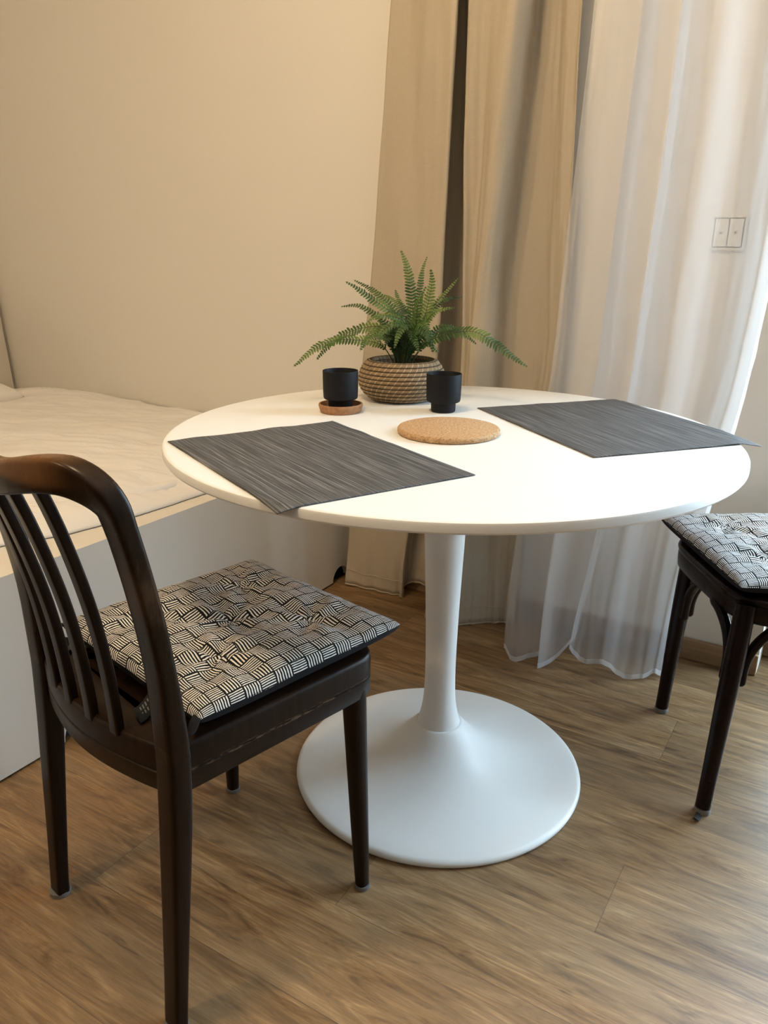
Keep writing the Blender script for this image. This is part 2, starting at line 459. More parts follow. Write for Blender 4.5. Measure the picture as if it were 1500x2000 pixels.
# balcony door: frame, two glazed leaves
df = MB()
y0, y1 = T-.145, T-.07
df.box(DS0, DS0+.06, y0, y1, 0, DH); df.box(DS1-.06, DS1, y0, y1, 0, DH); df.box(DS0, DS1, y0, y1, DH-.06, DH); df.box(DS0, DS1, y0, y1, .0, .07)
dfo = structure(df.build('door_1', M['white_paint'], room=True, smooth=False, bevel=.004))
mid = (DS0+DS1)/2
for a, c_ in ((DS0+.06, mid), (mid, DS1-.06)):
    b = MB(); w = .085; ya, yb = y0-.012, y1-.02
    b.box(a, a+w, ya, yb, .05, DH-.05); b.box(c_-w, c_, ya, yb, .05, DH-.05); b.box(a+w, c_-w, ya, yb, .05, .05+w); b.box(a+w, c_-w, ya, yb, DH-.05-w, DH-.05)
    leaf = b.build('door_leaf', M['white_paint'], dfo, smooth=False, bevel=.004)
    b = MB(); b.box(a+w, c_-w, (ya+yb)/2-.003, (ya+yb)/2+.003, .05+w, DH-.05-w); b.build('pane', M['glass'], leaf, smooth=False)
b = MB(); b.sweep([(mid+.04, y0-.045, 1.00), (mid+.04, y0-.045, 1.13)], (1, 0, 0), (.01, .008), 12, .8)
b.box(mid+.03, mid+.05, y0-.045, y0-.01, 1.03, 1.045); b.build('door_handle', M['white_paint'], dfo, bevel=0)

# ceiling lamp fittings that carry the two bulbs
for L_, lb in ((LAMP, 'round ceiling lamp above the table'), (LAMP2, 'round ceiling lamp above the open floor left of the camera')):
    ft = MB(); ft.lathe([(.02, .0), (.07, -.004), (.075, -.02), (.05, -.035), (.012, -.05), (.012, -.10)], 40)
    o = ft.build('ceiling_lamp', M['white_paint']); o.location = (L_.x, L_.y, H); tag(o, lb, 'lamp')

# shutter switch on the wall behind the sheer
sw = empty('shutter_switch', 'white double rocker wall switch with up and down arrows behind the sheer curtain', 'switch', RP(-.060, 0, 1.117), RZ)
b = MB(); b.box(-.0405, .0405, -.009, 0, -.0405, .0405); b.build('frame', M['white_lam'], sw, bevel=.003, smooth=False)
for sx in (-1, 1):
    b = MB(); b.box(sx*.0162-.0150, sx*.0162+.0150, -.0135, -.0085, -.031, .031)
    r = b.build('rocker', M['white_lam'], sw, bevel=.0015, smooth=False)
    mm = M.setdefault('mark', mat('grey_mark', (.15, .15, .15), .6))
    b = MB(); s_ = .0042
    tri = [(-s_, -s_*.6), (s_, -s_*.6), (0, s_*.8)]
    if sx > 0: tri = [(x, -z) for x, z in tri]
    v = [(sx*.0162+x, -.0139, z) for x, z in tri]+[(sx*.0162+x, -.0134, z) for x, z in tri]
    b.add(v, [(0, 1, 2), (5, 4, 3), (0, 3, 4, 1), (1, 4, 5, 2), (2, 5, 3, 0)]); b.build('arrow_mark', mm, r, smooth=False)
b = MB(); b.box(-.0335, .0335, -.0095, -.0088, -.0335, .0335); b.build('gap', mat('switch_gap', (.07, .07, .07), .8), sw, smooth=False)

# ------------------------------------------------------------------ bed
bed = empty('bed_platform', 'white laminate bed platform with a flat ledge beside the wall', 'bed', RP(-2.05, 1.0, 0), RZ)
bo = Vector((-2.05, -1.0))
def bl(s, d): return (s-bo.x, -d-bo.y)
# side panel with finger cut-outs at the floor; drawn in the (d, z) plane
SX = -1.135; TOP = .445
def notch(dc, r, n=14): return [(dc-r*cos(pi*i/n), r*sin(pi*i/n)) for i in range(n+1)]
poly = [(.012, .006)] + [(d_, .006+z_) for d_, z_ in notch(.075, .045)] + [(d_, .006+z_) for d_, z_ in notch(1.125, .058)] + [(2.05, .006), (2.05, TOP-.025), (.012, TOP-.025)]
v = []; n = len(poly)
for xx in (SX-.02, SX):
    for d_, z_ in poly: v.append((xx-bo.x, -d_-bo.y, z_))
b = MB(); b.add(v, [tuple(range(n)), tuple(range(2*n-1, n-1, -1))]+[(i, (i+1) % n, n+(i+1) % n, n+i) for i in range(n)])
b.build('side_panel', M['white_lam'], bed, smooth=False)
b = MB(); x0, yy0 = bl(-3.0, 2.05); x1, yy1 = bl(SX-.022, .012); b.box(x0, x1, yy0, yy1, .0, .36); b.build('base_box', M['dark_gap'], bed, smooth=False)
b = MB(); xA, _ = bl(SX-.32, 0); xB, _ = bl(SX, 0)
b.box(xA, xB, yy0, yy1, TOP-.025, TOP); x0b, _ = bl(-3.0, 0)
b.box(x0b, xA, yy0, yy0+.1, TOP-.025, TOP); b.build('ledge', M['white_lam'], bed, smooth=False)
b = MB(); b.box(x0b, xA-.002, yy0+.1, yy1, .36, TOP-.012); b.build('slatted_base', M['white_lam'], bed, smooth=False)

def sm(t): t = max(0, min(1, t)); return t*t*(3-2*t)
def edge_s(d):
    return lerp([0, .6, .75, .88, 1.04, 1.17, 1.4, 2.0], [-1.178, -1.180, -1.182, -1.20, -1.228, -1.285, -1.27, -1.25], d)
def duvet(inset, zb, puff, name_seed, s_lo, d0, d1, hem):
    v = []; f = []; NS, ND = 190, 210
    for i in range(NS+1):
        for j in range(ND+1):
            d = d0+(d1-d0)*j/ND
            se = edge_s(d)-inset+.012*noise.noise((d*5, name_seed, 3))
            t = i/NS; t = 1-(1-t)**1.35
            s = s_lo+(se-s_lo)*t
            e = min(se-s, (s-s_lo), (d1-d)+.0, (d-d0)+.03)
            e = max(e, 0)
            z = zb + hem*sqrt(1-(1-min(e/.022, 1))**2) + puff*sm((e-.02)/.16)
            w = sm(e/.05)
            z += w*.012*noise.noise((s*3.1, d*3.3, name_seed)) + w*.020*noise.noise((s*1.4+3, d*1.9, name_seed))
            # long creases
            q = s*.5+d*1.0
            z += w*.014*noise.noise((q*9, (s-d)*2.2, name_seed+5)) + w*.013*abs(noise.noise((q*30, (s-d)*5, name_seed+9)))
            z += w*.0045*noise.noise((s*22, d*9, name_seed+12))
            z += w*.016*exp(-((s+2.35)/.25)**2-((d-.15)/.35)**2)
            v.append((s, -d, max(z, TOP+.002)))
    for i in range(NS):
        for j in range(ND):
            a = i*(ND+1)+j; f.append((a, a+ND+1, a+ND+2, a+1))
    # rolled edge tucked back under the cloth
    for dx, zz in ((-.004, zb-.005), (-.016, zb-.008), (-.03, zb-.006)):
        k0 = len(v)
        for j in range(ND+1):
            e0 = v[NS*(ND+1)+j]; v.append((e0[0]+dx, e0[1], max(zz, TOP+.0015)))
        a0 = NS*(ND+1) if k0 == (NS+1)*(ND+1) else k0-(ND+1)
        for j in range(ND): f.append((a0+j, k0+j, k0+j+1, a0+j+1))
    return v, f
def add_cloth(name, inset, zb, puff, seed, s_lo, d0, d1, hem, parent=None):
    v, f = duvet(inset, zb, puff, seed, s_lo, d0, d1, hem)
    me = mesh(v, f); o = link(name, me, M['cotton'], parent, room=(parent is None))
    return o
dv = add_cloth('duvet', 0, TOP+.003, .026, 1.3, -2.855, .006, 1.90, .016)
tag(dv, 'rumpled white duvet spread over the bed platform by the wall', 'duvet')
f2 = add_cloth('folded_layer', .062, TOP+.024, .026, 4.1, -2.83, .010, 1.85, .020)
f2.parent = dv; f2.matrix_parent_inverse = dv.matrix_world.inverted()
# headboard
b = MB(); 
hb = [(0, .0), (.0, .40), (.02, .44), (.06, .46)]
v = []
hbo = empty('headboard', 'tall beige padded headboard leaning in the corner behind the bed', 'headboard', RP(-2.895, .012, .452), RZ)
loop = superc(40, .0, .0, 2)
b = MB(); n1, n2 = 24, 24
for layer in (0, 1):
    pass
vv = []; ff = []
for i in range(n1+1):
    for j in range(n2+1):
        a = -1+2*i/n1; c_ = -1+2*j/n2
        y = -.5+.5*a; z = .26+.26*c_
        th = .012+.012*((1-abs(a)**8)*(1-abs(c_)**8))**.5
        lean = -.045*(z/.5)
        vv.append((lean+th+.0, y*1.1-.01, z))
for i in range(n1+1):
    for j in range(n2+1):
        a = -1+2*i/n1; c_ = -1+2*j/n2
        y = -.5+.5*a; z = .26+.26*c_
        vv.append((-.045*(z/.5)-.02, y*1.1-.01, z))
K = (n1+1)*(n2+1)
for i in range(n1):
    for j in range(n2):
        a = i*(n2+1)+j
        ff.append((a, a+n2+1, a+n2+2, a+1)); ff.append((K+a+1, K+a+n2+2, K+a+n2+1, K+a))
for i in range(n1):
    for jj in (0, n2):
        a = i*(n2+1)+jj; ff.append((a, K+a, K+a+n2+1, a+n2+1))
for j in range(n2):
    for ii in (0, n1):
        a = ii*(n2+1)+j; ff.append((a, a+1, K+a+1, K+a))
b.add(vv, ff); b.build('padded_panel', M['headboard'], hbo, sharp=60)

def pillow(name, a, c_, T_, mats, parent, tufts=(), dome=1.0, seed=0, N=72, sag=0.0, under=1.0, pinch=.05, amp=.0015):
    """soft closed cushion: top face material 0, underside material 1"""
    v = []; f = []; mi = []
    def P(u, w, side):
        ex = 1-pinch*(1-w*w)*0.6; ey = 1-pinch*(1-u*u)*0.6
        x = a*u*ex; y = c_*w*ey
        g = ((1-abs(u)**3.2)*(1-abs(w)**3.2))
        g = max(g, 0)**(.36 if side > 0 else .22)
        z = T_*g*(dome if side > 0 else -under)
        if side > 0:
            for (tu, tw, dp) in tufts:
                r2 = ((u-tu)*a)**2+((w-tw)*c_)**2; r = sqrt(r2)
                z -= dp*T_*exp(-r/(.038))
                th = atan2((w-tw)*c_, (u-tu)*a)
                z -= .26*T_*exp(-((r-.045)/.04)**2)*(.5+.5*cos(6*th+seed+tu*9))
            z += g*amp*2*noise.noise((x*25, y*25, seed))+g*amp*noise.noise((x*70, y*40, seed+3))
        z += sag*(abs(u)**3*abs(w)**3)
        return (x, y, z)
    for side in (1, -1):
        k0 = len(v)
        for i in range(N+1):
            for j in range(N+1):
                u = sin((-1+2*i/N)*pi/2)*.35+(-1+2*i/N)*.65; w = sin((-1+2*j/N)*pi/2)*.35+(-1+2*j/N)*.65
                v.append(P(u, w, side))
        for i in range(N):
            for j in range(N):
                q = k0+i*(N+1)+j
                face = (q, q+N+1, q+N+2, q+1)
                f.append(face if side > 0 else face[::-1]); mi.append(0 if side > 0 else 1)
    me = mesh(v, f)
    uvs = []
    for side in (1, -1):
        for i in range(N+1):
            for j in range(N+1):
                u = sin((-1+2*i/N)*pi/2)*.35+(-1+2*i/N)*.65; w = sin((-1+2*j/N)*pi/2)*.35+(-1+2*j/N)*.65
                du = T_*(1-max(0, 1-abs(u)**3.2)**.36); dw = T_*(1-max(0, 1-abs(w)**3.2)**.36)
                uvs.append((a*u+math.copysign(du, u), c_*w+math.copysign(dw, w)))
    ul = me.uv_layers.new(name='UVMap')
    for lp__ in me.loops: ul.data[lp__.index].uv = uvs[lp__.vertex_index]
    for p, i in zip(me.polygons, mi): p.material_index = i
    bm = bmesh.new(); bm.from_mesh(me); bmesh.ops.remove_doubles(bm, verts=bm.verts, dist=.00005); bm.to_mesh(me); bm.free()
    return link(name, me, mats, parent)
pw = pillow('pillow', .32, .22, .055, [M['cotton'], M['cotton']], None, N=48, seed=2, amp=.004, pinch=.12)
pw.matrix_world = RM @ Matrix.Translation((-2.625, -.62, .580)) @ Matrix.Rotation(radians(90), 4, 'Z') @ Matrix.Rotation(radians(12), 4, 'X')
tag(pw, 'white pillow lying at the left end of the bed', 'pillow')

# ------------------------------------------------------------------ curtains
ZL = [2.5, 1.7, 1.3, 1.0, .75, .45, .2, .02]
BEIGE = [
  ( [(-0.904, 0.1), (-0.938, 0.1), (-0.972, 0.1), (-0.998, 0.1), (-1.027, 0.1), (-1.056, 0.105), (-1.079, 0.11), (-1.096, 0.11)] , 0.01 ),
  ( [(-0.843, 0.115), (-0.864, 0.115), (-0.885, 0.118), (-0.901, 0.12), (-0.928, 0.12), (-0.956, 0.11), (-0.979, 0.099), (-0.994, 0.091)] , 0.005 ),
  ( [(-0.749, 0.15), (-0.769, 0.15), (-0.787, 0.15), (-0.802, 0.15), (-0.822, 0.15), (-0.862, 0.122), (-0.895, 0.098), (-0.911, 0.086)] , 0.005 ),
  ( [(-0.7, 0.17), (-0.712, 0.17), (-0.722, 0.17), (-0.731, 0.17), (-0.748, 0.161), (-0.814, 0.126), (-0.867, 0.097), (-0.887, 0.081)] , 0.005 ),
  ( [(-0.751, 0.09), (-0.764, 0.09), (-0.777, 0.09), (-0.786, 0.09), (-0.803, 0.081), (-0.851, 0.064), (-0.894, 0.049), (-0.909, 0.04)] , 0.02 ),
  ( [(-0.766, 0.03), (-0.775, 0.03), (-0.783, 0.03), (-0.79, 0.03), (-0.796, 0.03), (-0.833, 0.03), (-0.867, 0.03), (-0.868, 0.03)] , 0.04 ),
  ( [(-0.749, 0.03), (-0.743, 0.03), (-0.737, 0.03), (-0.733, 0.03), (-0.722, 0.03), (-0.762, 0.035), (-0.797, 0.044), (-0.796, 0.06)] , 0.03 ),
  ( [(-0.719, 0.09), (-0.71, 0.09), (-0.701, 0.09), (-0.694, 0.09), (-0.683, 0.09), (-0.723, 0.102), (-0.754, 0.118), (-0.763, 0.14)] , 0.01 ),
  ( [(-0.709, 0.14), (-0.699, 0.14), (-0.691, 0.14), (-0.684, 0.14), (-0.67, 0.149), (-0.707, 0.163), (-0.734, 0.179), (-0.743, 0.198)] , 0.01 ),
  ( [(-0.632, 0.13), (-0.642, 0.13), (-0.651, 0.13), (-0.658, 0.13), (-0.652, 0.159), (-0.68, 0.173), (-0.699, 0.185), (-0.707, 0.194)] , 0.005 ),
  ( [(-0.543, 0.17), (-0.574, 0.17), (-0.603, 0.17), (-0.626, 0.17), (-0.633, 0.18), (-0.65, 0.18), (-0.659, 0.182), (-0.661, 0.185)] , 0.005 ),
  ( [(-0.508, 0.13), (-0.54, 0.13), (-0.57, 0.13), (-0.595, 0.13), (-0.589, 0.14), (-0.606, 0.147), (-0.617, 0.15), (-0.618, 0.15)] , 0.005 ),
  ( [(-0.534, 0.04), (-0.558, 0.04), (-0.58, 0.04), (-0.598, 0.04), (-0.59, 0.049), (-0.594, 0.082), (-0.593, 0.106), (-0.583, 0.119)] , 0.005 ),
  ( [(-0.529, 0.035), (-0.519, 0.035), (-0.509, 0.035), (-0.502, 0.035), (-0.502, 0.04), (-0.533, 0.066), (-0.548, 0.083), (-0.545, 0.089)] , 0.005 ),
  ( [(-0.49, 0.06), (-0.478, 0.06), (-0.466, 0.06), (-0.457, 0.06), (-0.456, 0.06), (-0.496, 0.073), (-0.517, 0.08), (-0.516, 0.08)] , 0.01 ),
  ( [(-0.446, 0.07), (-0.439, 0.07), (-0.432, 0.07), (-0.426, 0.07), (-0.434, 0.07), (-0.484, 0.07), (-0.51, 0.067), (-0.507, 0.061)] , 0.01 ),
]
SHEER = [
  ( [(-0.364, 0.14), (-0.381, 0.14), (-0.396, 0.148), (-0.404, 0.166), (-0.406, 0.189), (-0.445, 0.227), (-0.458, 0.25), (-0.458, 0.26)] , 0.02 ),
  ( [(-0.344, 0.18), (-0.355, 0.18), (-0.366, 0.188), (-0.37, 0.206), (-0.37, 0.23), (-0.407, 0.278), (-0.416, 0.29), (-0.415, 0.29)] , 0.004 ),
  ( [(-0.294, 0.14), (-0.313, 0.14), (-0.328, 0.14), (-0.336, 0.156), (-0.336, 0.18), (-0.381, 0.226), (-0.389, 0.24), (-0.383, 0.24)] , 0.004 ),
  ( [(-0.231, 0.12), (-0.248, 0.12), (-0.262, 0.12), (-0.267, 0.136), (-0.265, 0.16), (-0.325, 0.191), (-0.345, 0.202), (-0.346, 0.205)] , 0.004 ),
  ( [(-0.242, 0.205), (-0.256, 0.205), (-0.268, 0.213), (-0.272, 0.231), (-0.271, 0.256), (-0.327, 0.289), (-0.343, 0.292), (-0.347, 0.29)] , 0.004 ),
  ( [(-0.211, 0.14), (-0.229, 0.14), (-0.245, 0.14), (-0.254, 0.152), (-0.259, 0.16), (-0.289, 0.191), (-0.31, 0.21), (-0.324, 0.22)] , 0.004 ),
  ( [(-0.168, 0.13), (-0.175, 0.13), (-0.181, 0.13), (-0.193, 0.132), (-0.2, 0.14), (-0.23, 0.148), (-0.27, 0.15), (-0.298, 0.15)] , 0.05 ),
  ( [(-0.172, 0.205), (-0.178, 0.205), (-0.182, 0.213), (-0.193, 0.217), (-0.199, 0.224), (-0.241, 0.193), (-0.276, 0.185), (-0.299, 0.185)] , 0.03 ),
  ( [(-0.152, 0.17), (-0.158, 0.17), (-0.163, 0.17), (-0.174, 0.17), (-0.181, 0.17), (-0.226, 0.186), (-0.244, 0.19), (-0.251, 0.19)] , 0.004 ),
  ( [(-0.106, 0.13), (-0.115, 0.13), (-0.122, 0.13), (-0.131, 0.13), (-0.136, 0.13), (-0.183, 0.146), (-0.195, 0.164), (-0.196, 0.178)] , 0.004 ),
  ( [(-0.054, 0.18), (-0.052, 0.18), (-0.051, 0.18), (-0.058, 0.18), (-0.07, 0.181), (-0.119, 0.197), (-0.132, 0.21), (-0.136, 0.219)] , 0.004 ),
  ( [(-0.017, 0.16), (-0.005, 0.16), (0.005, 0.16), (-0.001, 0.162), (-0.017, 0.171), (-0.073, 0.179), (-0.087, 0.185), (-0.092, 0.19)] , 0.004 ),
  ( [(0.012, 0.12), (0.027, 0.12), (0.04, 0.12), (0.034, 0.122), (0.017, 0.13), (-0.038, 0.13), (-0.061, 0.14), (-0.073, 0.149)] , 0.004 ),
  ( [(0.056, 0.16), (0.065, 0.16), (0.073, 0.16), (0.067, 0.162), (0.05, 0.17), (0.006, 0.17), (-0.027, 0.17), (-0.05, 0.17)] , 0.01 ),
]
FRONDS = [
  ( [(0.0725, -0.015, 0.1384), (0.1182, -0.029, 0.1539), (0.1633, -0.043, 0.156), (0.2011, -0.057, 0.1343), (0.2387, -0.071, 0.1107), (0.2735, -0.085, 0.0894)] , 0.019 ),
  ( [(-0.0618, -0.025, 0.1294), (-0.0992, -0.0367, 0.1345), (-0.1317, -0.0483, 0.1363), (-0.1617, -0.06, 0.1305), (-0.1905, -0.0717, 0.116), (-0.2195, -0.0833, 0.0904), (-0.2311, -0.095, 0.0808)] , 0.017 ),
  ( [(-0.0476, 0.005, 0.159), (-0.0881, 0.007, 0.157), (-0.1162, 0.009, 0.1485), (-0.1445, 0.011, 0.1365), (-0.1733, 0.013, 0.1117), (-0.1978, 0.015, 0.082)] , 0.018 ),
  ( [(-0.0018, 0.005, 0.1675), (-0.0371, -0.0, 0.1996), (-0.0754, -0.005, 0.2257), (-0.102, -0.01, 0.2441), (-0.1261, -0.015, 0.2569)] , 0.016 ),
  ( [(-0.0167, 0.035, 0.1872), (-0.0582, 0.055, 0.2258), (-0.0873, 0.075, 0.2424), (-0.1203, 0.095, 0.2559)] , 0.013 ),
  ( [(-0.0436, 0.025, 0.1696), (-0.0792, 0.0317, 0.1933), (-0.1079, 0.0383, 0.2037), (-0.1427, 0.045, 0.1993)] , 0.013 ),
  ( [(0.0221, 0.005, 0.1757), (0.017, 0.015, 0.2366), (0.0065, 0.025, 0.2883), (-0.0082, 0.035, 0.3224)] , 0.017 ),
  ( [(0.0306, 0.035, 0.1946), (0.0345, 0.055, 0.2426), (0.0386, 0.075, 0.2796), (0.0476, 0.095, 0.3082)] , 0.011 ),
  ( [(0.047, 0.005, 0.1794), (0.0582, 0.0083, 0.2266), (0.0628, 0.0117, 0.2601), (0.0587, 0.015, 0.2847)] , 0.017 ),
  ( [(0.0512, 0.015, 0.1808), (0.0772, 0.0283, 0.2179), (0.0991, 0.0417, 0.2407), (0.1232, 0.055, 0.2679)] , 0.009 ),
  ( [(0.0554, 0.025, 0.1845), (0.0851, 0.0417, 0.2139), (0.1077, 0.0583, 0.221), (0.1321, 0.075, 0.2214)] , 0.011 ),
  ( [(0.0012, 0.045, 0.1867), (-0.0269, 0.075, 0.2137), (-0.0496, 0.105, 0.2231)] , 0.013 ),
  ( [(0.0342, -0.035, 0.1717), (0.0494, -0.055, 0.1716), (0.0593, -0.075, 0.1565), (0.0582, -0.095, 0.1394)] , 0.013 ),
  ( [(-0.0216, -0.035, 0.1621), (-0.0542, -0.0583, 0.1529), (-0.0718, -0.0817, 0.1399), (-0.0835, -0.105, 0.1187)] , 0.015 ),
  ( [(0.0126, -0.045, 0.1636), (-0.0139, -0.065, 0.1737), (-0.0396, -0.085, 0.1559), (-0.0454, -0.105, 0.1344)] , 0.014 ),
  ( [(0.0187, -0.055, 0.1646), (0.014, -0.0717, 0.1715), (-0.0012, -0.0883, 0.1568), (-0.0105, -0.105, 0.1265)] , 0.013 ),
  ( [(0.0299, -0.055, 0.154), (0.0435, -0.065, 0.1606), (0.0617, -0.075, 0.1458), (0.0716, -0.085, 0.1148)] , 0.013 ),
  ( [(0.0832, 0.055, 0.1552), (0.1124, 0.0683, 0.1544), (0.1365, 0.0817, 0.1418), (0.1675, 0.095, 0.1151)] , 0.014 ),
  ( [(0.0125, 0.055, 0.1769), (-0.0137, 0.09, 0.2083), (-0.026, 0.125, 0.235)] , 0.012 ),
  ( [(0.056, -0.025, 0.1788), (0.0725, -0.035, 0.1961), (0.0922, -0.045, 0.2046), (0.1162, -0.055, 0.2068)] , 0.012 ),
  ( [(0.0063, -0.035, 0.1734), (-0.0209, -0.0483, 0.1872), (-0.0529, -0.0617, 0.1878), (-0.0736, -0.075, 0.1736)] , 0.014 ),
  ( [(0.0303, -0.025, 0.1751), (0.0344, -0.0317, 0.2061), (0.0409, -0.0383, 0.228), (0.0516, -0.045, 0.2497)] , 0.014 ),
]

def curtain_grid(C, sub, nz, top=2.564, rip=.0, seed=0, tension=1.0, drop=0):
    cols = []
    NZ = nz
    rows = []
    for r in range(NZ+1):
        t = r/NZ
        pts = []
        for lv, hz in C:
            z = top+(hz-top)*(t**1.0)
            zz = ZL[::-1]; ss = [p[0] for p in lv][::-1]; dd_ = [p[1] for p in lv][::-1]
            # smooth interpolation along height
            s = lerp(zz, ss, z); d = lerp(zz, dd_, z)
            s = .5*s+.25*(lerp(zz, ss, z+.08)+lerp(zz, ss, max(z-.08, .02)))
            d = .5*d+.25*(lerp(zz, dd_, z+.08)+lerp(zz, dd_, max(z-.08, .02)))
            pts.append((s, d, z))
        row = catmull(pts, sub)
        out = []
        for i, (s, d, z) in enumerate(row):
            w = rip*(1+.3*sm((.35-z)/.35))
            d += w*noise.noise((i*.12, z*2.2, seed)) + w*.5*noise.noise((i*.35, z*5, seed+4))
            out.append((s, -max(d, .018), z))
        rows.append(out)
    return rows
def build_curtain(parent, name, C, sub, nz, m, rip, seed, hem_rows=0):
    rows = curtain_grid(C, sub, nz, rip=rip, seed=seed)
    w = len(rows[0]); v = [p for r in rows for p in r]
    f = [(i*w+j, i*w+j+1, (i+1)*w+j+1, (i+1)*w+j) for i in range(len(rows)-1) for j in range(w-1)]
    me = mesh(v, f)
    o = link(name, me, m, parent)
    if hem_rows:
        for p in me.polygons:
            if p.index//(w-1) >= len(rows)-1-hem_rows: p.material_index = 1
    return o, rows
bc = empty('beige_curtain', 'heavy beige curtain gathered in deep folds against the wall', 'curtain', (WX, WY, 0), RZ)
o, rows = build_curtain(bc, 'fabric', BEIGE, 10, 150, M['drape'], .010, 2.0)
s_ = o.modifiers.new('solid', 'SOLIDIFY'); s_.thickness = .0022; s_.offset = 0
# stitched hem line of the drape
b = MB()
for q in (-4,):
    path = [(x, y-.0018, z) for x, y, z in rows[q]]
    b.sweep(path, (0, 0, 1), (.0012, .0010), 6, 1)
b.build('hem_seam', M['drape'], bc)
b = MB(); path = [(x, y, z) for x, y, z in rows[-1]]
b.sweep(path, (0, 0, 1), (.0035, .0022), 8, 1); b.build('hem', M['drape'], bc)

sc_ = empty('sheer_curtain', 'thin white see-through curtain pooling near the floor in front of the wall switch', 'curtain', (WX, WY, 0), RZ)
o, rows = build_curtain(sc_, 'fabric', SHEER, 10, 170, M['sheer'], .007, 7.0)
b = MB()
def band(rows_, m_, nm, par):
    v = []; f = []
    w = len(rows_[0])
    for r in rows_:
        for x, y, z in r: v.append((x, y-.0012, z))
    for i in range(len(rows_)-1):
        for j in range(w-1): f.append((i*w+j, i*w+j+1, (i+1)*w+j+1, (i+1)*w+j))
    me = mesh(v, f); return link(nm, me, m_, par)
band(rows[-2:], M['sheer_hem'], 'hem', sc_)
# side seam at the free edge
edge_r = [[r[-1], (r[-1][0]-.012, r[-1][1]-.001, r[-1][2])] for r in rows]
v = []; f = []
for i, r in enumerate(rows):
    wob = .004*noise.noise((0, r[-1][2]*18, 5))
    for kx in range(4):
        q = r[-1-kx]; v.append((q[0]+wob*(1 if kx == 0 else 0), q[1]-.0015-wob, q[2]))
for i in range(len(rows)-1):
    for kx in range(3):
        a = i*4+kx; f.append((a, a+1, a+5, a+4))
link('side_seam', mesh(v, f), M['sheer_hem'], sc_)
# ceiling track the two curtains hang from
b = MB(); b.box(-1.15, 1.95, -.19, -.07, H-.035, H); tr_ = b.build('curtain_track', M['white_paint'], room=True, smooth=False, bevel=.003)
tag(tr_, 'white double curtain track fixed to the ceiling above the curtains', 'curtain track')
# ------------------------------------------------------------------ table
tb = empty('round_table', 'round white pedestal dining table between the two dark chairs', 'table')
b = MB(); R = .525; th = .018; zt = .75
pr = [(R-.012, zt-th), (R-.005, zt-th), (R-.002, zt-th+.001), (R, zt-th+.004), (R, zt-.004), (R-.0012, zt-.0012), (R-.004, zt), (R-.007, zt)]
b.lathe(pr, 160); b.build('tabletop', M['table_white'], tb, sharp=25)
b = MB()
b.lathe([(.046, .116), (.0435, .123), (.0405, .135), (.0372, .150), (.0345, .168), (.0328, .19), (.0318, .22), (.0316, .26), (.0322, .30), (.0335, .36), (.0355, .42), (.0378, .48), (.0400, .54), (.0425, .60), (.046, .66), (.052, .705), (.060, .731)], 96)
b.build('column', M['table_steel'], tb, sharp=60)
b = MB()
b.lathe([(.300, .0), (.3045, .003), (.306, .007), (.305, .011), (.301, .0145), (.296, .0162), (.27, .0185), (.24, .0222), (.21, .0272), (.18, .034), (.155, .0415), (.13, .0515), (.11, .062), (.092, .074), (.078, .0865), (.066, .099), (.057, .1095), (.051, .1165), (.048, .1185), (.044, .1175)], 160)
b.build('pedestal_base', M['table_steel'], tb, sharp=60)
b = MB(); b.lathe([(.13, .7285), (.13, .732)], 64); b.build('mounting_plate', M['table_steel'], tb, sharp=40)

# ------------------------------------------------------------------ placemats
ZT = .75
def placemat(label, c0, ang, L, Wd, seed, droop=None, skew=0):
    NX, NY = 90, 66; v = []; f = []
    ca, sa = cos(ang), sin(ang)
    for i in range(NX+1):
        for j in range(NY+1):
            x = (-.5+i/NX)*L; y = (-.5+j/NY)*Wd
            x += skew*y
            X = c0[0]+ca*x-sa*y; Y = c0[1]+sa*x+ca*y
            r = math.hypot(X, Y)
            ed = min(min(i, NX-i)/NX*L, min(j, NY-j)/NY*Wd)
            lift = .0030*max(0, noise.noise((x*13, y*13, seed)))*exp(-ed/.03)
            z = .0006+lift+.0006*max(0, noise.noise((x*7, y*7, seed+2)))
            over = max(0, r-.519)
            z -= .10*over + 1.4*over*over
            if over > 0: z = max(z, -.02)
            if r > .50 and r < .528: z = max(z, .0008)
            v.append((x, y, z))
    for i in range(NX):
        for j in range(NY):
            a = i*(NY+1)+j; f.append((a, a+NY+1, a+NY+2, a+1))
    o = link('placemat', mesh(v, f), M['mat'])
    o.location = (c0[0], c0[1], ZT); o.rotation_euler = (0, 0, ang)
    s_ = o.modifiers.new('solid', 'SOLIDIFY'); s_.thickness = .0014; s_.offset = 1
    tag(o, label, 'placemat', 'woven grey placemats on the round table'); return o
P1 = [(-.492, -.145), (-.231, .051), (.040, -.295), (-.218, -.514)]
P2 = [(.060, .229), (.383, .373), (.559, -.021), (.246, -.185)]
def fit_rect(P):
    c0 = (sum(p[0] for p in P)/4, sum(p[1] for p in P)/4)
    ax = ((P[2][0]-P[1][0])+(P[3][0]-P[0][0]))/2, ((P[2][1]-P[1][1])+(P[3][1]-P[0][1]))/2
    ay = ((P[1][0]-P[0][0])+(P[2][0]-P[3][0]))/2, ((P[1][1]-P[0][1])+(P[2][1]-P[3][1]))/2
    return c0, atan2(ax[1], ax[0]), math.hypot(*ax), math.hypot(*ay)
c0, ang, L, Wd = fit_rect(P1); placemat('dark grey woven placemat on the table nearest the chair with the slatted back', c0, ang, L, Wd, 1)
c0, ang, L, Wd = fit_rect(P2); placemat('dark grey woven placemat on the table overhanging towards the chair by the sheer curtain', c0, ang, L, Wd, 8)

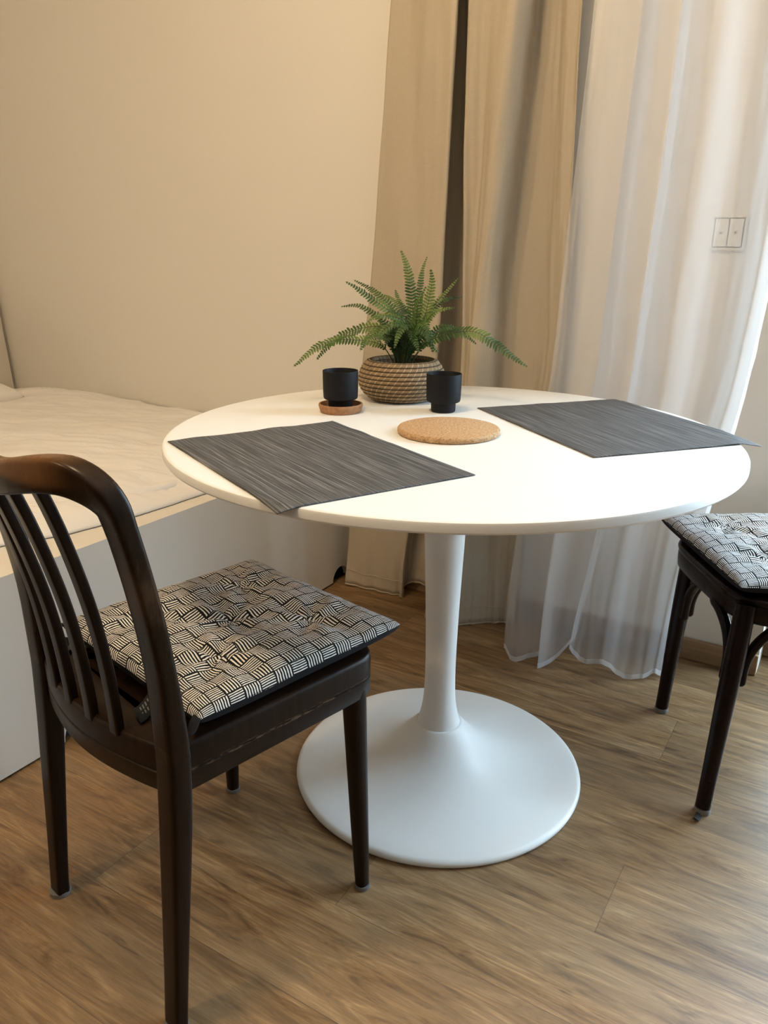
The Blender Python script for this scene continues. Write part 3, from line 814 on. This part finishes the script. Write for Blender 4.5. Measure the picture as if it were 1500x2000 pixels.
# ------------------------------------------------------------------ trivet, saucer, cups
b = MB(); b.lathe([(.0905, 0), (.0945, .0012), (.096, .0035), (.096, .0085), (.0945, .0108), (.0905, .012)], 96)
o = b.build('cork_trivet', M['cork'], sharp=50); o.location = (0, -.015, ZT); tag(o, 'round flat cork trivet lying on the white table', 'trivet')
CL = (-.2275, .160)
b = MB(); b.lathe([(.040, 0), (.0425, .001), (.0462, .013), (.0465, .0165), (.0458, .018), (.0430, .018), (.0425, .0165), (.041, .008), (.039, .0065), (.0005, .0065)], 72, cap=False)
n = 72; b.f.append(tuple(range(n-1, -1, -1))); b.mi.append(0)
o = b.build('cork_saucer', M['saucer'], sharp=40); o.location = (*CL, ZT); tag(o, 'small round brown saucer holding the left black cup', 'saucer')
def cup(label, loc):
    b = MB()
    b.lathe([(.0005, 0), (.0235, 0), (.0252, .0010), (.0258, .003), (.0262, .0175), (.0268, .0195), (.0330, .0212), (.0350, .0225), (.0360, .0262), (.0366, .040), (.0370, .0785), (.0368, .0800), (.0358, .0802), (.0352, .0790), (.0346, .045), (.0335, .030), (.030, .0265), (.0005, .0265)], 72, cap=False)
    o = b.build('black_cup', M['black'], sharp=35); o.location = loc; tag(o, label, 'cup', 'matte black footed cups'); return o
cup('matte black footed cup standing in the brown saucer', (*CL, ZT+.0066))
cup('matte black footed cup standing directly on the table right of the basket', (-.013, .190, ZT))

# ------------------------------------------------------------------ fern in basket
FP = Vector((-.11, .325, .75))
pf = empty('potted_fern', 'green artificial fern in a round coiled seagrass basket on the table', 'plant', FP)
prof = [(.066, .0), (.076, .006), (.086, .015), (.0935, .026), (.0970, .038), (.0975, .050), (.0945, .062), (.0895, .073), (.0830, .082), (.0770, .0885)]
def pr_at(z):
    return lerp([p[1] for p in prof], [p[0] for p in prof], z)
b = MB(); pp = [(.0005, .001), (.060, .0)]
NZ = 150
for i in range(NZ+1):
    z = .0885*i/NZ; ph = (z/.00885) % 1
    bulge = .0042*sqrt(max(0, 1-(2*ph-1)**2))
    pp.append((pr_at(z)-.0016+bulge, z+.001))
pp += [(.0745, .0905), (.0715, .089), (.072, .080), (.080, .066), (.0005, .064)]
b.lathe(pp, 200, cap=False); b.build('basket', M['coil'], pf, sharp=180)
b = MB(); vv = []; ff = []
for i in range(12):
    for j in range(48):
        r = .0785*(i/11); a = 2*pi*j/48; vv.append((r*cos(a), r*sin(a), .074+.008*noise.noise((r*60*cos(a), r*60*sin(a), 3))-.004*(i/11)))
for i in range(11):
    for j in range(48): q = (j+1) % 48; ff.append((i*48+j, (i+1)*48+j, (i+1)*48+q, i*48+q))
b.add(vv, ff); b.build('dark_filling', M['soil'], pf)
random.seed(4)
def frond(pts, wd, roll=0.0):
    start = Vector((pts[0][0]*.25, pts[0][1]*.25, .078))
    mid_ = (start*.5+Vector(pts[0])*.5)+Vector((0, 0, .012))
    path = catmull([tuple(start), tuple(mid_)]+[tuple(p) for p in pts], 14)
    path = [Vector(p) for p in path]
    L = [0]
    for a, c_ in zip(path, path[1:]): L.append(L[-1]+(c_-a).length)
    tot = L[-1]
    def at(s):
        for i in range(len(L)-1):
            if L[i+1] >= s:
                t = (s-L[i])/max(1e-9, L[i+1]-L[i]); return path[i].lerp(path[i+1], t), (path[min(i+2, len(path)-1)]-path[max(i-1, 0)]).normalized()
        return path[-1], (path[-1]-path[-2]).normalized()
    b = MB(); b.sweep(path, (0, .2, 1), [(.0013*(1-.75*i/len(path)), .0013*(1-.75*i/len(path))) for i in range(len(path))], 6, 1, mi=1)
    view = Vector((0, -.75, .55)).normalized()   # fronds of this plant mostly face the room
    s = tot*.16
    while s < tot*.992:
        p, t = at(s); q = (s/tot)
        ln = wd*(min(1, (q-.05)/.22))*(1-max(0, (q-.5)/.5)**1.7*.86)
        ln *= random.uniform(.9, 1.08)
        nrm = (view-t*view.dot(t)).normalized(); nrm = (nrm+Vector((0, 0, .35))).normalized(); nrm = (nrm-t*nrm.dot(t)).normalized()
        sd = t.cross(nrm)
        for sg in (-1, 1):
            d = (sd*sg*cos(roll)+t*.42+nrm*random.uniform(-.28, .12)).normalized()
            wv = t*(.0022+.0008*(ln/.018)) - d*t.dot(d)*.002
            c = []
            prof_ = [(0, .45), (.18, .95), (.45, 1.0), (.72, .85), (.9, .5), (1, .0)]
            for u, w in prof_:
                cc_ = p+d*ln*u-nrm*.10*ln*u*u
                c.append((cc_+wv*w+nrm*.0008*w, cc_-nrm*.0004, cc_-wv*w+nrm*.0008*w))
            v = [x for tr3 in c for x in tr3]; f = []
            for i in range(len(prof_)-1):
                a = i*3; f += [(a, a+1, a+4, a+3), (a+1, a+2, a+5, a+4)]
            b.add(v, f, 0)
        s += .0056+.0016*(ln/.018)
    me = mesh(b.v, b.f)
    for pp_, i in zip(me.polygons, b.mi): pp_.material_index = i
    return link('frond', me, [M['fern'], M['stem']], pf)
for pts, wd in FRONDS: frond(pts, wd)
# short dark leaves packed around the crown
for kf in range(18):
    a = 2*pi*kf/18+random.uniform(-.15, .15); rr = random.uniform(.055, .085); hz = random.uniform(.125, .165)
    frond([(rr*.4*cos(a), rr*.4*sin(a), hz-.01), (rr*.8*cos(a), rr*.8*sin(a), hz), (rr*1.15*cos(a), rr*1.15*sin(a), hz-random.uniform(.005, .03))], .0125)

# ------------------------------------------------------------------ left chair
CO_ = (-.392, -.387, 0); CR = radians(51.52-90)
ch = empty('dining_chair', 'dark brown wooden chair with curved slatted back in the left foreground', 'chair', CO_, CR)
PZ = [0, .35, .45, .55, .62, .69, .756, .795, .84, .88]
PY = [-.188, -.160, -.155, -.160, -.167, -.178, -.191, -.200, -.213, -.226]
def by(z): return lerp(PZ, PY, z)
def bys(z): return (by(z-.03)+2*by(z)+by(z+.03))/4
for sx in (1, -1):
    path = []; size = []
    for i in range(24):
        z = .008+(.47-.008)*i/23
        path.append((sx*(.183+.0020*min(1, z/.455)*1.5), bys(z), z)); q = z/.46
        size.append((.0170+.0042*sm(q), .0110+.0055*sm(q*1.1)))
    b = MB(); b.sweep(path, (1, 0, 0), size, 20, .35)
    lg = b.build('leg', M['wood'], ch, sharp=50)
    b = MB(); b.lathe([(.017, 0), (.018, .003), (.0175, .009)], 24, sx*.183, -.1875); b.build('glide', M['glide'], lg)
    # front legs
    path = [(sx*(.1775+.0125*(1-i/15)), .183+.006*(1-i/15), .008+(.40-.008)*i/15) for i in range(16)]
    size = [(.0112+.0075*(i/15)**.8,)*2 for i in range(16)]
    b = MB(); b.sweep(path, (1, 0, 0), size, 24, .75)
    lg = b.build('leg', M['wood'], ch, sharp=50)
    b = MB(); b.lathe([(.0135, 0), (.0145, .002), (.014, .008)], 24, sx*.190, .189); b.build('glide', M['glide'], lg)
# seat ring
half = [(.0, .236), (.08, .235), (.15, .229), (.180, .219), (.194, .198), (.197, .165), (.196, .08), (.1945, .0), (.193, -.08), (.1915, -.135), (.186, -.158), (.165, -.166), (.12, -.178), (.06, -.189), (.0, -.193)]
outer = half+[(-x, y) for x, y in half[-2:0:-1]]
outer = loop_smooth(outer, 4)[::-1]
def inset(poly, off):
    n = len(poly); out = []
    for i, (x, y) in enumerate(poly):
        x0, y0 = poly[i-2]; x1, y1 = poly[(i+2) % n]; tx, ty = x1-x0, y1-y0; l = math.hypot(tx, ty)
        out.append((x+ty/l*off, y-tx/l*off))
    return out
# orientation test so that outset grows outwards
t_ = inset(outer, .01)
sgn = 1 if max(p[0] for p in t_) > max(p[0] for p in outer) else -1
inner = inset(outer, -sgn*.045)
b = MB(); b.ring(outer, inner, [(sgn*a, z) for a, z in [(-.003, .386), (-.0005, .389), (-.0002, .4155), (-.0022, .417), (-.0022, .4195), (-.0002, .421), (.0003, .452), (-.0015, .4575), (-.005, .460)]])
b.build('seat_rail', M['wood_rail'], ch, sharp=50)
b = MB(); b.prism(inset(outer, -sgn*.043), .435, .4545); b.build('seat', M['wood'], ch, smooth=False)
# back frame: U of posts and top rail
ZC, RC, XW = .8375, .045, .1860
def bowed(x, z):
    k_ = sm((z-.72)/.09)
    return bys(z)-.052*k_*(1-min(1, abs(x)/.1865)**2.2)
path = []; size = []
right = []
for i in range(22):
    z = .452+(ZC-RC-.452)*i/21; right.append((XW, z))
for i in range(1, 13):
    a = pi/2*i/12; right.append((XW-RC+RC*cos(a), ZC-RC+RC*sin(a)))
for i in range(1, 13):
    right.append(((XW-RC)*(1-i/12), ZC-.022*sm(i/12)))
full = right+[(-x, z) for x, z in right[-2::-1]]
A = []
for i, (x, z) in enumerate(full):
    path.append((x, bowed(x, z), z)); q = abs(x) < .16
    size.append((.0212, .0165-.0035*sm((z-.46)/.14)+.003*sm((z-.76)/.08)))
pv = [Vector(p) for p in path]
A = []
for i in range(len(pv)):
    t = (pv[min(i+1, len(pv)-1)]-pv[max(i-1, 0)]).normalized()
    A.append(t.cross(Vector((0, 1, 0))))
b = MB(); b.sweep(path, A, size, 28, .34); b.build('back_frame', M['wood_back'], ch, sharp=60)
for x0, x1 in ((.088, .097), (.030, .034), (-.030, -.034), (-.088, -.097)):
    path = []; size = []
    for i in range(26):
        q = i/25; z = .452+(.818-.452)*q; x = x0+(x1-x0)*q
        yb = (-.155-.032*(1-(x0/.19)**2)); yt = bowed(x1, .808)
        prof_y = bys(z)-bys(.452); full_y = bys(.808)-bys(.452)
        y = yb+(yt-yb)*(prof_y-0)/full_y if full_y else yb
        # keep the gentle forward belly of the back
        path.append((x, y, z)); size.append((.0105, .0068))
    b = MB(); b.sweep(path, (1, 0, 0), size, 20, .3); b.build('back_slat', M['wood'], ch, sharp=50)

TUFT = [(0, 0, .62), (-.48, -.48, .55), (.48, -.48, .55), (.48, .48, .55), (-.48, .48, .55)]
def seat_cushion(label, loc, rz, hx, hy, seed, corners, tieside):
    cu = empty('seat_cushion', label, 'cushion', loc, rz, 'tufted basketweave chair cushions')
    o = pillow('cover', hx, hy, .033, [M['weave'], M['black_cloth']], cu, TUFT, seed=seed, under=.80, sag=.004, pinch=.05, N=84)
    # knotted ties at the two rear corners and a care label
    for sx in (1, -1):
        x = sx*(hx-.008); y = -hy+.006
        b = MB()
        pts = [(x-sx*.01, y+.01, .0), (x+sx*.004, y-.008, .004), (x+sx*.012, y-.022, -.004), (x+sx*.004, y-.034, -.010), (x-sx*.012, y-.030, -.012), (x-sx*.022, y-.014, -.010), (x-sx*.030, y-.020, -.0165), (x-sx*.042, y-.034, -.0185)]
        b.sweep(catmull(pts, 6), (0, .3, 1), (.0022, .0065), 10, .6)
        b.build('tie', M['black_cloth'], cu)
    return cu
cc_l = seat_cushion('striped basketweave seat cushion on the slatted-back chair at left', Vector((0, 0, 0)), 0, .200, .196, 1.0, None, 1)
cc_l.location = Vector(CO_)+Matrix.Rotation(CR, 3, 'Z') @ Vector((-.006, .080, .4840)); cc_l.rotation_euler = (0, 0, CR+radians(-.5))
# care label sticking out at the near rear corner
b = MB(); vv = []
for i in range(9):
    t = i/8; x = .092+.010*t; y = -.180-.052*t; z = .004-.0225*sm(t*1.1)
    vv += [(x-.015, y+.003, z+.004), (x+.015, y-.003, z-.002)]
ff = [(2*i, 2*i+1, 2*i+3, 2*i+2) for i in range(8)]
b.add(vv, ff); lb_ = b.build('care_label', M['label'], cc_l); lb_['label'] = 'small grey care label'
s_ = lb_.modifiers.new('solid', 'SOLIDIFY'); s_.thickness = .0006; s_.offset = 0
b = MB()
random.seed(9)
for r in range(9):
    t = .12+.085*r; 
    for q in range(2):
        w0 = -.010+.0105*q; w1 = w0+random.uniform(.005, .009)
        def lp_(t, w):
            return (.092+.010*t+w, -.180-.052*t-w*.23, .004-.0225*sm(t*1.1)+.0016-w*.23)
        b.add([lp_(t, w0), lp_(t, w1), lp_(t+.035, w1), lp_(t+.035, w0)], [(0, 1, 2, 3)])
b.build('label_print', M['label_print'], lb_, smooth=False)

# ------------------------------------------------------------------ right chair
C2 = Vector((.745, .170, 0)); R2 = radians(97.3)
inv = (Matrix.Translation(C2) @ Matrix.Rotation(R2, 4, 'Z')).inverted()
def loc2(x, y, z=0): return inv @ Vector((x, y, z))
ch2 = empty('bentwood_chair', 'dark mahogany bentwood chair with round legs and arched braces at right', 'chair', C2, R2)
so = superc(96, .200, .200, 4.2)
so = [(x*(1+.0*y), y) for x, y in so]
si = superc(96, .150, .150, 4.0)
b = MB(); b.ring(so, si, [(-.004, .386), (.0, .390), (.001, .405), (.001, .418), (-.002, .423), (.002, .428), (.0035, .433), (.002, .438), (-.004, .4405)])
b.build('seat_rail', M['wood_red'], ch2, sharp=60)
b = MB(); b.prism(superc(96, .152, .152, 4.0), .415, .436); b.build('seat', M['wood_red'], ch2, smooth=False)
tops = [loc2(.590, -.015, .425), loc2(.562, .262, .425)]
feet = [loc2(.538, -.097, .012), loc2(.546, .273, .012)]
rear_t = [Vector((.155, -.165, .425)), Vector((-.155, -.165, .425))]
rear_f = [Vector((.185, -.215, .012)), Vector((-.185, -.215, .012))]
legs = list(zip(tops+rear_t, feet+rear_f))
for q, (tp, ft) in enumerate(legs):
    path = [ft.lerp(tp, i/18) for i in range(19)]
    size = [(.0150+.0048*sm(i/14),)*2 for i in range(19)]
    b = MB(); b.sweep(path, (1, 0, 0), size, 28, 1); lg = b.build('leg', M['wood_red'], ch2, sharp=60)
    b = MB(); b.lathe([(.0155, 0), (.0165, .003), (.0155, .012)], 24, ft.x, ft.y); b.build('glide', M['glide'], lg)
    if q == 0:
        b = MB(); b.sweep([ft+Vector((-.012, .012, -.008)), ft+Vector((-.024, .020, -.0085)), ft+Vector((-.030, .026, -.006))], (0, 1, .3), (.006, .0018), 8, .6); pd = b.build('felt_scrap', M['dark_gap'], lg)
def brace(tp, ft, dirv, nm='brace'):
    dirv = Vector(dirv).normalized(); pts = []
    def legp(z): t = (z-ft.z)/(tp.z-ft.z); return ft.lerp(tp, t)
    off = .0225
    for z in (.262, .275, .30): pts.append(legp(z)+dirv*off)
    for z, o in ((.325, .028), (.350, .042), (.372, .064), (.386, .090), (.392, .118)):
        p = legp(z) if z < .34 else legp(.34); p = Vector((p.x, p.y, z))
        pts.append(p+dirv*o)
    pts = [Vector(p) for p in catmull([tuple(p) for p in pts], 5)]
    side = dirv.cross(Vector((0, 0, 1)))
    b = MB(); n = len(pts); size = [(.0105*min(1, .55+.5*min(i, n-1-i)/3), .0085*min(1, .5+.5*min(i, n-1-i)/3)) for i in range(n)]
    b.sweep(pts, side, size, 16, .8); b.build(nm, M['wood_red'], ch2, sharp=60)
brace(tops[0], feet[0], (1, .04, 0)); brace(tops[0], feet[0], (0, -1, 0))
brace(tops[1], feet[1], (-1, 0, 0)); brace(tops[1], feet[1], (0, -1, 0))
brace(rear_t[0], rear_f[0], (0, 1, 0)); brace(rear_t[1], rear_f[1], (0, 1, 0))
# back: bent hoop
path = []
for i in range(41):
    a = pi*i/40; x = .165*cos(a); 
    zz = .43+.42*(sin(a)**.42 if sin(a) > 0 else 0); path.append((x, -.185-.07*(zz-.43)/.42, zz))
b = MB(); b.sweep(path, [(0, 1, 0)]*41, (.0125, .0125), 16, 1); b.build('back_hoop', M['wood_red'], ch2)
b = MB(); b.sweep([(-.165, -.225, .66), (-.09, -.243, .665), (0, -.25, .667), (.09, -.243, .665), (.165, -.225, .66)], (0, 0, 1), (.03, .006), 12, .4); b.build('back_rail', M['wood_red'], ch2)

cc_r = seat_cushion('striped basketweave seat cushion on the bentwood chair at right, beside the sheer curtain', (.745, .200, .4640), radians(97.3), .210, .205, 5.0, None, 1)
